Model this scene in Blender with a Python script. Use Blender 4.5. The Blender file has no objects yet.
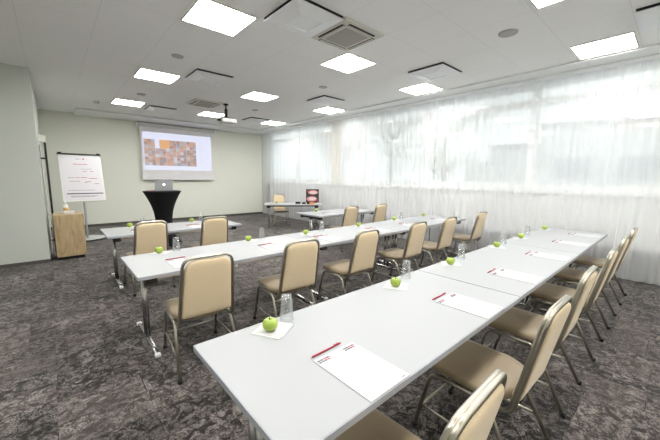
import bpy, bmesh, math, random
from mathutils import Vector, Matrix
random.seed(7)
SC = bpy.context.scene
COL = SC.collection
PI = math.pi

# ------------------------------------------------------------------ helpers
def mat(name, color=(.8, .8, .8), rough=.5, metal=0, spec=.5, emit=None, estr=1, trans=0, ior=1.45, sheen=0, coat=0):
    m = bpy.data.materials.new(name); m.use_nodes = True
    b = m.node_tree.nodes['Principled BSDF']
    b.inputs['Base Color'].default_value = (*color, 1)
    b.inputs['Roughness'].default_value = rough
    b.inputs['Metallic'].default_value = metal
    b.inputs['Specular IOR Level'].default_value = spec
    b.inputs['IOR'].default_value = ior
    b.inputs['Transmission Weight'].default_value = trans
    b.inputs['Sheen Weight'].default_value = sheen
    b.inputs['Coat Weight'].default_value = coat
    if emit:
        b.inputs['Emission Color'].default_value = (*emit, 1)
        b.inputs['Emission Strength'].default_value = estr
    return m

def nd(m, t, **kw):
    n = m.node_tree.nodes.new(t)
    for k, v in kw.items():
        if hasattr(n, k): setattr(n, k, v)
        else: n.inputs[k].default_value = v
    return n
def lk(m, a, b): m.node_tree.links.new(a, b)
def bsdf(m): return m.node_tree.nodes['Principled BSDF']

def ramp(m, stops):
    r = nd(m, 'ShaderNodeValToRGB'); e = r.color_ramp.elements
    while len(e) < len(stops): e.new(.5)
    for el, (p, c) in zip(e, stops):
        el.position = p; el.color = (*c, 1) if len(c) == 3 else c
    return r

def bx(bm, c, s, mi=0, rot=None):
    """box centred at c with full sizes s"""
    x, y, z = [q / 2 for q in s]
    R = rot if rot is not None else Matrix.Identity(3)
    vs = [bm.verts.new(Vector(c) + R @ Vector((sx * x, sy * y, sz * z))) for sx in (-1, 1) for sy in (-1, 1) for sz in (-1, 1)]
    for f in ((0, 1, 3, 2), (4, 6, 7, 5), (0, 4, 5, 1), (2, 3, 7, 6), (0, 2, 6, 4), (1, 5, 7, 3)):
        fc = bm.faces.new([vs[i] for i in f]); fc.material_index = mi
    return bm

def tube(bm, pts, ra, rb=None, n=10, up=None, closed=False, mi=0, smooth=True, taper=None):
    """sweep an ellipse (ra along 'side', rb along the other axis) along pts"""
    pts = [Vector(p) for p in pts]; rb = rb or ra
    rings = []; N = len(pts)
    side = None
    for i, p in enumerate(pts):
        a = pts[(i - 1) % N] if (closed or i > 0) else p
        b = pts[(i + 1) % N] if (closed or i < N - 1) else p
        t = (b - a).normalized()
        if up is not None:
            s = t.cross(Vector(up)).normalized()
        else:
            if side is None:
                s = t.orthogonal().normalized()
            else:
                s = (side - t * side.dot(t)).normalized()
            side = s
        w = t.cross(s)
        k = taper[i] if taper else 1
        rings.append([bm.verts.new(p + s * math.cos(2 * PI * j / n) * ra * k + w * math.sin(2 * PI * j / n) * rb * k) for j in range(n)])
    M = N if closed else N - 1
    for i in range(M):
        r0, r1 = rings[i], rings[(i + 1) % N]
        for j in range(n):
            f = bm.faces.new((r0[j], r0[(j + 1) % n], r1[(j + 1) % n], r1[j])); f.smooth = smooth; f.material_index = mi
    if not closed:
        bm.faces.new(rings[0][::-1]).material_index = mi; bm.faces.new(rings[-1]).material_index = mi
    return bm

def lathe(bm, prof, n=24, c=(0, 0, 0), mi=0, smooth=True):
    c = Vector(c); rings = []
    for r, z in prof:
        if r < 1e-6: rings.append([bm.verts.new(c + Vector((0, 0, z)))])
        else: rings.append([bm.verts.new(c + Vector((r * math.cos(2 * PI * j / n), r * math.sin(2 * PI * j / n), z))) for j in range(n)])
    for a, b in zip(rings, rings[1:]):
        for j in range(n):
            k = (j + 1) % n
            if len(a) == 1 and len(b) == 1: continue
            if len(a) == 1: v = (a[0], b[k], b[j])
            elif len(b) == 1: v = (a[j], a[k], b[0])
            else: v = (a[j], a[k], b[k], b[j])
            f = bm.faces.new(v); f.smooth = smooth; f.material_index = mi
    return bm

def rounded(pts, rad, seg=5):
    """round the corners of a closed 2D polygon; rad per corner"""
    out = []; n = len(pts)
    for i in range(n):
        p = Vector(pts[i]); a = Vector(pts[i - 1]); b = Vector(pts[(i + 1) % n]); r = rad[i] if isinstance(rad, (list, tuple)) else rad
        if r <= 0: out.append(p); continue
        u = (a - p).normalized(); v = (b - p).normalized()
        A = p + u * r; B = p + v * r
        for k in range(seg + 1):
            t = k / seg
            out.append(A * (1 - t) ** 2 + p * 2 * t * (1 - t) + B * t * t)
    return out

def fillet3(pts, r, seg=5):
    """round the inner corners of an open 3D polyline"""
    pts = [Vector(p) for p in pts]; out = [pts[0]]
    for i in range(1, len(pts) - 1):
        p, a, b = pts[i], pts[i - 1], pts[i + 1]
        rr = min(r, (a - p).length * .49, (b - p).length * .49)
        A = p + (a - p).normalized() * rr; B = p + (b - p).normalized() * rr
        for k in range(seg + 1):
            t = k / seg; out.append(A * (1 - t) ** 2 + p * 2 * t * (1 - t) + B * t * t)
    out.append(pts[-1]); return out

def cushion(bm, outline, frame, t0, t1, soft=.012, mi=0):
    """soft-edged slab: 2D outline mapped by frame(x, y, h); h from t0 to t1"""
    cx = sum(p[0] for p in outline) / len(outline); cy = sum(p[1] for p in outline) / len(outline)
    R = max(math.hypot(p[0] - cx, p[1] - cy) for p in outline)
    s = soft
    lev = [(.45, t0), (.8, t0 + s * .05), (1 - 1.2 * s / R, t0 + s * .2), (1 - .4 * s / R, t0 + s * .55), (1, t0 + s * 1.1),
           (1, t1 - s * 1.3), (1 - .4 * s / R, t1 - s * .6), (1 - 1.3 * s / R, t1 - s * .15), (.8, t1 + s * .1), (.45, t1 + s * .35)]
    rings = [[bm.verts.new(frame(cx + (p[0] - cx) * k, cy + (p[1] - cy) * k, h)) for p in outline] for k, h in lev]
    n = len(outline)
    for a, b in zip(rings, rings[1:]):
        for j in range(n):
            f = bm.faces.new((a[j], a[(j + 1) % n], b[(j + 1) % n], b[j])); f.smooth = True; f.material_index = mi
    for ring, h, rev in ((rings[0], t0, True), (rings[-1], t1 + s * .4, False)):
        c = bm.verts.new(frame(cx, cy, h))
        for j in range(n):
            v = (ring[j], ring[(j + 1) % n], c)
            f = bm.faces.new(v[::-1] if rev else v); f.smooth = True; f.material_index = mi
    return bm

def obj(name, bm, mats, parent=None, loc=None, bevel=0, fix=True):
    if fix: bmesh.ops.recalc_face_normals(bm, faces=bm.faces[:])
    me = bpy.data.meshes.new(name); bm.to_mesh(me); bm.free()
    for m in (mats if isinstance(mats, (list, tuple)) else [mats]): me.materials.append(m)
    o = bpy.data.objects.new(name, me); COL.objects.link(o)
    if parent: o.parent = parent
    if loc: o.location = loc
    if bevel:
        b = o.modifiers.new('bevel', 'BEVEL'); b.width = bevel; b.segments = 2; b.limit_method = 'ANGLE'
    return o
def B(): return bmesh.new()

def tag(o, label, cat, group=None, kind=None):
    o['label'] = label; o['category'] = cat
    if group: o['group'] = group
    if kind: o['kind'] = kind
    return o
def thing(name, label, cat, loc=(0, 0, 0), rz=0, group=None):
    o = bpy.data.objects.new(name, None); COL.objects.link(o); o.empty_display_size = .1
    o.location = loc; o.rotation_euler = (0, 0, rz)
    return tag(o, label, cat, group)
def struct(name, bm, m, parent=None, bevel=0):
    o = obj(name, bm, m, parent, bevel=bevel)
    if not parent: o['kind'] = 'structure'
    return o
def copy_tree(o, parent=None):
    c = o.copy(); COL.objects.link(c); c.parent = parent
    for ch in list(o.children): copy_tree(ch, c)
    return c
def place(src, first, loc, rz, label):
    o = src if first else copy_tree(src)
    o.location = loc; o.rotation_euler = (0, 0, rz); o['label'] = label
    return o

# ------------------------------------------------------------------ camera
yaw, pitch, roll = [math.radians(a) for a in (41.709, -7.828, .567)]
F = Vector((math.sin(yaw) * math.cos(pitch), math.cos(yaw) * math.cos(pitch), math.sin(pitch)))
Rr = Vector((math.cos(yaw), -math.sin(yaw), 0)); Uu = Rr.cross(F)
r2 = math.cos(roll) * Rr + math.sin(roll) * Uu; u2 = -math.sin(roll) * Rr + math.cos(roll) * Uu
cam = bpy.data.objects.new('camera', bpy.data.cameras.new('camera')); COL.objects.link(cam)
cam.data.sensor_width = 36; cam.data.lens = 36 * 310.61 / 660; cam.data.clip_start = .05; cam.data.clip_end = 300
M = Matrix((r2, u2, -F)).transposed().to_4x4(); M.translation = (0, 0, 1.591)
cam.matrix_world = M
SC.camera = cam

# ------------------------------------------------------------------ materials
H = 3.374
YB, XW, XC, XL, YL = 11.99, 6.98, 6.70, -.133, 7.54

m_wall = mat('plaster_cream', (.75, .76, .68), .9, spec=.2)
m_wall2 = mat('plaster_shaded', (.54, .565, .525), .9, spec=.2)  # same wall plaster, darkened in colour for the shade away from the windows
for m in (m_wall, m_wall2):
    tc = nd(m, 'ShaderNodeTexCoord'); nz = nd(m, 'ShaderNodeTexNoise', Scale=140.0, Detail=3.0); lk(m, tc.outputs['Object'], nz.inputs['Vector'])
    bp = nd(m, 'ShaderNodeBump', Strength=.06, Distance=.002); lk(m, nz.outputs['Fac'], bp.inputs['Height']); lk(m, bp.outputs['Normal'], bsdf(m).inputs['Normal'])
m_white = mat('white_paint', (.82, .83, .83), .45)
m_wall3 = mat('parapet_white', (.74, .755, .765), .6)
m_ceil = mat('ceiling_tile', (.90, .90, .90), .85, spec=.2)
m = m_ceil
tc = nd(m, 'ShaderNodeTexCoord'); mp = nd(m, 'ShaderNodeMapping'); lk(m, tc.outputs['Object'], mp.inputs['Vector'])
mp.inputs['Location'].default_value = (-1.23 + .69 * 4, -.545 + .7025 * 4, 0)
br = nd(m, 'ShaderNodeTexBrick', offset=0.0, squash=1.0); lk(m, mp.outputs['Vector'], br.inputs['Vector'])
for k, v in (('Scale', 1.0), ('Mortar Size', .004), ('Mortar Smooth', .3), ('Brick Width', .69), ('Row Height', .7025)): br.inputs[k].default_value = v
br.inputs['Color1'].default_value = (.90, .90, .90, 1); br.inputs['Color2'].default_value = (.91, .91, .91, 1); br.inputs['Mortar'].default_value = (.79, .79, .79, 1)
lk(m, br.outputs['Color'], bsdf(m).inputs['Base Color'])

# carpet: planks with a worn, distressed print
m_carpet = mat('carpet_distressed', (.1, .09, .09), .95, spec=.15, sheen=.15)
m = m_carpet
tc = nd(m, 'ShaderNodeTexCoord')
mp = nd(m, 'ShaderNodeMapping'); lk(m, tc.outputs['Object'], mp.inputs['Vector']); mp.inputs['Location'].default_value = (20.1, 20.2, 0)
br = nd(m, 'ShaderNodeTexBrick', offset=.5, squash=1.0); lk(m, mp.outputs['Vector'], br.inputs['Vector'])
for k, v in (('Scale', 1.0), ('Mortar Size', .004), ('Mortar Smooth', .1), ('Brick Width', 1.0), ('Row Height', .27)): br.inputs[k].default_value = v
br.inputs['Color1'].default_value = (0, 0, 0, 1); br.inputs['Color2'].default_value = (1, 1, 1, 1); br.inputs['Mortar'].default_value = (.3, .3, .3, 1)
# checker of plank directions: second brick set turned by 90 degrees, mixed in coarse blocks
mp2 = nd(m, 'ShaderNodeMapping'); lk(m, tc.outputs['Object'], mp2.inputs['Vector']); mp2.inputs['Rotation'].default_value = (0, 0, PI / 2); mp2.inputs['Location'].default_value = (20, 20, 0)
br2 = nd(m, 'ShaderNodeTexBrick', offset=.5); lk(m, mp2.outputs['Vector'], br2.inputs['Vector'])
for k, v in (('Scale', 1.0), ('Mortar Size', .004), ('Mortar Smooth', .1), ('Brick Width', 1.0), ('Row Height', .27)): br2.inputs[k].default_value = v
br2.inputs['Color1'].default_value = (0, 0, 0, 1); br2.inputs['Color2'].default_value = (1, 1, 1, 1); br2.inputs['Mortar'].default_value = (.3, .3, .3, 1)
ck = nd(m, 'ShaderNodeTexChecker', Scale=1.0); lk(m, mp.outputs['Vector'], ck.inputs['Vector'])
mxp = nd(m, 'ShaderNodeMixRGB'); lk(m, ck.outputs['Fac'], mxp.inputs['Fac']); lk(m, br.outputs['Color'], mxp.inputs['Color1']); lk(m, br2.outputs['Color'], mxp.inputs['Color2'])
mxm = nd(m, 'ShaderNodeMixRGB'); lk(m, ck.outputs['Fac'], mxm.inputs['Fac']); lk(m, br.outputs['Fac'], mxm.inputs['Color1']); lk(m, br2.outputs['Fac'], mxm.inputs['Color2'])
# per-plank offset of the print
off = nd(m, 'ShaderNodeVectorMath', operation='MULTIPLY_ADD'); lk(m, mxp.outputs['Color'], off.inputs[0]); off.inputs[1].default_value = (7, 13, 3); lk(m, tc.outputs['Object'], off.inputs[2])
n1 = nd(m, 'ShaderNodeTexNoise', Scale=12.0, Detail=9.0, Roughness=.72, Distortion=1.3); lk(m, off.outputs[0], n1.inputs['Vector'])
n2 = nd(m, 'ShaderNodeTexNoise', Scale=2.2, Detail=3.0, Roughness=.6, Distortion=.6); lk(m, off.outputs[0], n2.inputs['Vector'])
n3 = nd(m, 'ShaderNodeTexNoise', Scale=42.0, Detail=5.0, Roughness=.75, Distortion=1.8); lk(m, off.outputs[0], n3.inputs['Vector'])
rp1 = ramp(m, [(.0, (0, 0, 0)), (.45, (0, 0, 0)), (.54, (1, 1, 1)), (1, (1, 1, 1))]); lk(m, n1.outputs['Fac'], rp1.inputs['Fac'])
rp3 = ramp(m, [(.0, (0, 0, 0)), (.43, (0, 0, 0)), (.54, (1, 1, 1)), (1, (1, 1, 1))]); lk(m, n3.outputs['Fac'], rp3.inputs['Fac'])
mul = nd(m, 'ShaderNodeMath', operation='MULTIPLY'); lk(m, rp1.outputs['Color'], mul.inputs[0]); lk(m, rp3.outputs['Color'], mul.inputs[1])
rp2 = ramp(m, [(.0, (.3, .3, .3)), (.36, (.35, .35, .35)), (.66, (1, 1, 1)), (1, (1, 1, 1))]); lk(m, n2.outputs['Fac'], rp2.inputs['Fac'])
mul2 = nd(m, 'ShaderNodeMath', operation='MULTIPLY'); lk(m, mul.outputs[0], mul2.inputs[0]); lk(m, rp2.outputs['Color'], mul2.inputs[1])
base = ramp(m, [(.30, (.004, .0035, .0035)), (.5, (.019, .0155, .0145)), (.8, (.058, .048, .044))]); 
mixb = nd(m, 'ShaderNodeMath', operation='MULTIPLY_ADD'); lk(m, mxp.outputs['Color'], mixb.inputs[0]); mixb.inputs[1].default_value = .45
sc2 = nd(m, 'ShaderNodeMath', operation='MULTIPLY'); lk(m, n1.outputs['Fac'], sc2.inputs[0]); sc2.inputs[1].default_value = .65; lk(m, sc2.outputs[0], mixb.inputs[2])
lk(m, mixb.outputs[0], base.inputs['Fac'])
fin = nd(m, 'ShaderNodeMixRGB'); lk(m, mul2.outputs[0], fin.inputs['Fac']); lk(m, base.outputs['Color'], fin.inputs['Color1']); fin.inputs['Color2'].default_value = (.27, .24, .225, 1)
dk = nd(m, 'ShaderNodeMixRGB', blend_type='MULTIPLY'); lk(m, mxm.outputs['Color'], dk.inputs['Fac']); lk(m, fin.outputs['Color'], dk.inputs['Color1']); dk.inputs['Color2'].default_value = (.72, .72, .72, 1)
lk(m, dk.outputs['Color'], bsdf(m).inputs['Base Color'])
nf = nd(m, 'ShaderNodeTexNoise', Scale=350.0, Detail=2.0); lk(m, tc.outputs['Object'], nf.inputs['Vector'])
bp = nd(m, 'ShaderNodeBump', Strength=.4, Distance=.004); lk(m, nf.outputs['Fac'], bp.inputs['Height']); lk(m, bp.outputs['Normal'], bsdf(m).inputs['Normal'])

m_skirt = mat('dark_skirting', (.085, .075, .07), .6)
m_table = mat('table_laminate', (.34, .35, .36), .42, spec=.4)
m_edge = mat('table_edging', (.33, .35, .39), .4)
m_chrome = mat('chrome', (.46, .46, .46), .25, 1)
m_steel = mat('brushed_steel', (.42, .42, .42), .32, 1)
m_black = mat('black_plastic', (.012, .012, .013), .45)
m_bronze = mat('champagne_metal', (.43, .405, .34), .33, 1)
def fabric(name, c, sc=260, rough=.55, sheen=.3, bump=.15):
    m = mat(name, c, rough, sheen=sheen, spec=.35)
    tc = nd(m, 'ShaderNodeTexCoord'); wv = nd(m, 'ShaderNodeTexNoise', Scale=float(sc), Detail=2.0)
    lk(m, tc.outputs['Object'], wv.inputs['Vector'])
    rp = ramp(m, [(.3, tuple(q * .9 for q in c)), (.7, tuple(min(1, q * 1.08) for q in c))]); lk(m, wv.outputs['Fac'], rp.inputs['Fac']); lk(m, rp.outputs['Color'], bsdf(m).inputs['Base Color'])
    bp = nd(m, 'ShaderNodeBump', Strength=bump, Distance=.001); lk(m, wv.outputs['Fac'], bp.inputs['Height']); lk(m, bp.outputs['Normal'], bsdf(m).inputs['Normal'])
    return m
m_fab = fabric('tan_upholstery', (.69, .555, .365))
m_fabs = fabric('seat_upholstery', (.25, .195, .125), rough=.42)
m_cloth = fabric('black_stretch_cloth', (.006, .006, .007), 300, .9, 0)
m_paper = mat('paper', (.50, .50, .52), .6)
m_napkin = mat('napkin_tissue', (.54, .54, .54), .9)
m_red = mat('red_plastic', (.38, .02, .04), .3)
m_redink = mat('red_ink', (.42, .04, .06), .6)
m_ink = mat('dark_ink', (.08, .06, .07), .6)
m_stem = mat('apple_stem', (.12, .06, .02), .7)
m_apple = mat('apple_skin', (.32, .50, .04), .28, coat=.2)
m = m_apple
tc = nd(m, 'ShaderNodeTexCoord'); nz = nd(m, 'ShaderNodeTexNoise', Scale=25.0, Detail=3.0); lk(m, tc.outputs['Object'], nz.inputs['Vector'])
rp = ramp(m, [(.35, (.26, .38, .045)), (.65, (.36, .46, .09))]); lk(m, nz.outputs['Fac'], rp.inputs['Fac']); lk(m, rp.outputs['Color'], bsdf(m).inputs['Base Color'])

m_glass = bpy.data.materials.new('drinking_glass'); m_glass.use_nodes = True
m = m_glass; nt = m.node_tree; nt.nodes.remove(nt.nodes['Principled BSDF'])
tr = nd(m, 'ShaderNodeBsdfTransparent'); tr.inputs['Color'].default_value = (.97, .98, .98, 1)
gg = nd(m, 'ShaderNodeBsdfGlossy'); gg.inputs['Roughness'].default_value = .15
gd = nd(m, 'ShaderNodeBsdfDiffuse'); gd.inputs['Color'].default_value = (.8, .82, .82, 1)
gl = nd(m, 'ShaderNodeMixShader'); gl.inputs[0].default_value = .55; lk(m, gg.outputs[0], gl.inputs[1]); lk(m, gd.outputs[0], gl.inputs[2])
lw = nd(m, 'ShaderNodeLayerWeight', Blend=.35); mr = nd(m, 'ShaderNodeMapRange'); lk(m, lw.outputs['Facing'], mr.inputs['Value']); mr.inputs['To Min'].default_value = .06; mr.inputs['To Max'].default_value = .5
b = nd(m, 'ShaderNodeMixShader'); lk(m, mr.outputs[0], b.inputs[0]); lk(m, tr.outputs[0], b.inputs[1]); lk(m, gl.outputs[0], b.inputs[2]); lk(m, b.outputs[0], nt.nodes['Material Output'].inputs['Surface'])
m_lamp = mat('light_diffuser', (.9, .9, .9), .5, emit=(1, .985, .95), estr=19.5)
m_lframe = mat('light_frame', (.75, .73, .70), .5)
m_vent = mat('vent_white', (.88, .90, .93), .5)
m_grey = mat('speaker_grey', (.46, .46, .45), .8)
m_acw = mat('air_conditioner_white', (.66, .65, .60), .5)
m_acg = mat('air_conditioner_grille', (.45, .44, .41), .7)
m_screen = mat('screen_fabric', (.72, .71, .73), .8)
m_house = mat('screen_housing', (.58, .58, .56), .5)

# wood for the bedside-like cabinet
m_wood = mat('oak_veneer', (.4, .28, .17), .55)
m = m_wood
tc = nd(m, 'ShaderNodeTexCoord'); mp = nd(m, 'ShaderNodeMapping'); lk(m, tc.outputs['Object'], mp.inputs['Vector']); mp.inputs['Scale'].default_value = (6, 6, .9)
nz = nd(m, 'ShaderNodeTexNoise', Scale=3.0, Detail=6.0, Roughness=.6, Distortion=.8); lk(m, mp.outputs['Vector'], nz.inputs['Vector'])
rp = ramp(m, [(.3, (.30, .21, .11)), (.5, (.43, .32, .18)), (.72, (.51, .40, .24))]); lk(m, nz.outputs['Fac'], rp.inputs['Fac'])
kn = nd(m, 'ShaderNodeTexVoronoi', Scale=3.2); mk = nd(m, 'ShaderNodeMapping'); mk.inputs['Scale'].default_value = (1.4, 1.4, .8); lk(m, tc.outputs['Object'], mk.inputs['Vector']); lk(m, mk.outputs['Vector'], kn.inputs['Vector'])
kr = ramp(m, [(0, (1, 1, 1)), (.07, (.6, .6, .6)), (.13, (0, 0, 0))]); lk(m, kn.outputs['Distance'], kr.inputs['Fac'])
km = nd(m, 'ShaderNodeMixRGB'); lk(m, kr.outputs['Color'], km.inputs['Fac']); lk(m, rp.outputs['Color'], km.inputs['Color1']); km.inputs['Color2'].default_value = (.17, .10, .05, 1)
lk(m, km.outputs['Color'], bsdf(m).inputs['Base Color'])

# sheer voile
m_sheer = bpy.data.materials.new('sheer_voile'); m_sheer.use_nodes = True
m = m_sheer; nt = m.node_tree; nt.nodes.remove(nt.nodes['Principled BSDF'])
o_ = nt.nodes['Material Output']
tr = nd(m, 'ShaderNodeBsdfTransparent'); tr.inputs['Color'].default_value = (1, 1, 1, 1)
tl = nd(m, 'ShaderNodeBsdfTranslucent'); tl.inputs['Color'].default_value = (.92, .925, .93, 1)
df = nd(m, 'ShaderNodeBsdfDiffuse'); df.inputs['Color'].default_value = (.92, .925, .93, 1)
a = nd(m, 'ShaderNodeMixShader'); a.inputs[0].default_value = .5; lk(m, tl.outputs[0], a.inputs[1]); lk(m, df.outputs[0], a.inputs[2])
b = nd(m, 'ShaderNodeMixShader'); b.inputs[0].default_value = .58; lk(m, tr.outputs[0], b.inputs[1]); lk(m, a.outputs[0], b.inputs[2])
lk(m, b.outputs[0], o_.inputs['Surface'])

m_pane = bpy.data.materials.new('window_glass'); m_pane.use_nodes = True
m = m_pane; nt = m.node_tree; nt.nodes.remove(nt.nodes['Principled BSDF']); o_ = nt.nodes['Material Output']
tr = nd(m, 'ShaderNodeBsdfTransparent'); tr.inputs['Color'].default_value = (.93, .96, .95, 1)
gl = nd(m, 'ShaderNodeBsdfGlossy'); gl.inputs['Roughness'].default_value = .02
b = nd(m, 'ShaderNodeMixShader'); b.inputs[0].default_value = .06; lk(m, tr.outputs[0], b.inputs[1]); lk(m, gl.outputs[0], b.inputs[2]); lk(m, b.outputs[0], o_.inputs['Surface'])

# ------------------------------------------------------------------ room shell
XR0 = -3.3; YR0 = -3.4
bm = B(); bx(bm, ((XR0 + XW + .3) / 2, (YR0 + YB) / 2, -.05), (XW + .3 - XR0 + .4, YB - YR0 + .4, .1)); struct('floor', bm, m_carpet)
bm = B(); bx(bm, ((XR0 + XW + .3) / 2, (YR0 + YB) / 2, H + .06), (XW + .3 - XR0 + .4, YB - YR0 + .4, .12)); struct('ceiling', bm, m_ceil)
bm = B(); bx(bm, ((XL + XW) / 2 + .1, YB + .1, H / 2), (XW - XL + .4, .2, H)); struct('wall_back', bm, m_wall)
bm = B(); bx(bm, ((XR0 + XL) / 2, (YL + YB) / 2, H / 2), (XL - XR0, YB - YL, H)); struct('wall_left', bm, m_wall2)
bm = B(); bx(bm, (XR0 - .1, (YR0 + YL) / 2, H / 2), (.2, YL - YR0, H)); struct('wall_side', bm, m_wall)
bm = B(); bx(bm, ((XR0 + XW) / 2, YR0 - .1, H / 2), (XW - XR0 + .4, .2, H)); struct('wall_front', bm, m_wall)
# skirting
bm = B(); bx(bm, ((XL + XW) / 2, YB - .008, .04), (XW - XL, .016, .08)); struct('baseboard_back', bm, m_skirt)
bm = B(); bx(bm, ((XR0 + XL) / 2, YL - .008, .03), (XL - XR0, .016, .06)); bx(bm, (XL + .008, YL + .3, .03), (.016, .6, .06)); struct('baseboard_left', bm, m_skirt)

# window wall: parapet, header, piers, frames
Z0, Z1 = 1.40, 3.372
bm = B()
bx(bm, (XW + .1, (YR0 + YB) / 2, .72), (.2, YB - YR0, 1.28)); bx(bm, (XW + .14, (YR0 + YB) / 2, .04), (.12, YB - YR0, .08))
bx(bm, (XW + .1, YB - .12, H / 2), (.2, .25, H)); bx(bm, (XW + .1, YR0 + .2, H / 2), (.2, .4, H))
struct('wall_right', bm, m_wall3)
bm = B(); bx(bm, (XW + .095, 7.55, (1.36 + H) / 2), (.21, .34, H - 1.36)); struct('trim_5', bm, mat('beige_pier', (.62, .57, .44), .8))
m_rad = mat('grey_lower_panel', (.16, .16, .17), .7)
bm = B(); bx(bm, (XW - .025, (YR0 + YB) / 2, .24), (.05, YB - YR0 - .1, .46)); struct('trim_3', bm, m_rad)
edges = [YR0 + .4, -.25, 2.0, 4.25, 6.4, 7.38]
edges2 = [7.72, 9.75, 11.74]
wins = list(zip(edges, edges[1:])) + list(zip(edges2, edges2[1:]))
for i, (a, b) in enumerate(wins):
    bm = B(); w = .07
    for yy in (a + w / 2, b - w / 2): bx(bm, (XW + .06, yy, (Z0 + Z1) / 2), (.09, w, Z1 - Z0))
    for zz, hh in ((Z0 + .05, .12), (3.03, .12), (Z1 - .012, .024)): bx(bm, (XW + .06, (a + b) / 2, zz), (.09, b - a - 2 * w, hh))
    wf = struct(f'window_{i + 1}', bm, m_white)
    bm = B(); bx(bm, (XW + .06, (a + b) / 2, (Z0 + Z1) / 2), (.012, b - a - 2 * w, Z1 - Z0 - .1)); obj('pane', bm, m_pane, wf)
bm = B(); bx(bm, (XW - .03, (YR0 + YB) / 2, Z0 - .045), (.1, YB - YR0 - .02, .035)); struct('trim_4', bm, m_white)

# ceiling steps along the windows and along the back wall
bm = B(); bx(bm, ((6.10 + 6.64) / 2, (YR0 + YB) / 2, H - .005), (6.64 - 6.10, YB - YR0, .05)); bx(bm, ((6.44 + 6.64) / 2, (YR0 + YB) / 2, H - .035), (.20, YB - YR0, .04)); struct('trim_1', bm, m_white, bevel=.006)
bm = B(); bx(bm, ((.63 + 6.1) / 2, (10.95 + YB) / 2, H - .03), (6.1 - .63, YB - 10.95, .04)); struct('trim_2', bm, m_white, bevel=.006)
# curtain rail
bm = B(); bx(bm, (XC, (YR0 + YB) / 2, H - .012), (.05, YB - YR0 - .1, .03)); cr = obj('curtain_rail', bm, m_white); tag(cr, 'long white curtain rail fixed below the ceiling along the window wall', 'curtain rail')

# curtains
def curtain(y0, y1, seed, label):
    rnd = random.Random(seed); bm = B(); ys = []; y = y0; ph = 0
    cols = []; step = .014
    n = int((y1 - y0) / step)
    wl = .12; amp = .016
    for i in range(n + 1):
        y = y0 + (y1 - y0) * i / n
        wl += (rnd.uniform(.07, .2) - wl) * .06; amp += (rnd.uniform(.004, .030) - amp) * .06
        ph += 2 * PI * step / wl
        cols.append((y, ph, amp))
    zs = [.025, .5, 1.2, 2.0, 2.8, 3.15, 3.346]
    rows = []
    for k, z in enumerate(zs):
        t = z / 3.3
        rows.append([bm.verts.new((XC + math.sin(p + .5 * math.sin(z * 1.3 + y * .8)) * a * (1.1 - .25 * t) + .012 * math.sin(y * 3 + z), y + .012 * math.cos(p * .5 + z), z)) for (y, p, a) in cols])
    for r0, r1 in zip(rows, rows[1:]):
        for i in range(n):
            f = bm.faces.new((r0[i], r0[i + 1], r1[i + 1], r1[i])); f.smooth = True
    tag(obj('sheer_curtain', bm, m_sheer, fix=False), label, 'curtain', 'sheer voile curtains along the windows')
curtain(7.6, 11.88, 3, 'white sheer curtain in the far corner next to the back wall and presenter desk')
curtain(3.91, 7.585, 5, 'white sheer curtain in the middle of the window wall, right of the beige pier')
curtain(.615, 3.895, 8, 'white sheer curtain behind the right end of the front table row')
curtain(-2.3, .60, 11, 'white sheer curtain at the far right edge, nearest to the camera')

# door in the side wall with long handle and closer
m_door = mat('door_white', (.60, .60, .56), .5)
bm = B(); bx(bm, (XL + .012, 8.75, 1.08), (.024, .95, 2.16)); d = struct('door_1', bm, m_door)
bm = B(); bx(bm, (XL + .092, 8.22, 1.12), (.035, .05, 2.16)); bx(bm, (XL + .05, 8.22, 1.9), (.08, .03, .03)); bx(bm, (XL + .05, 8.22, .3), (.08, .03, .03)); obj('frame_post', bm, m_black, d, bevel=.004)
bm = B(); bx(bm, (XL + .06, 8.22, 2.27), (.10, .06, .13)); obj('door_closer', bm, mat('closer_cream', (.75, .74, .66), .5), d, bevel=.008)
bm = B(); tube(bm, fillet3([(XL + .02, 7.95, .86), (XL + .075, 7.95, .84), (XL + .075, 7.95, .36), (XL + .02, 7.95, .34)], .06), .012); obj('door_handle', bm, m_door, d)

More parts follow.
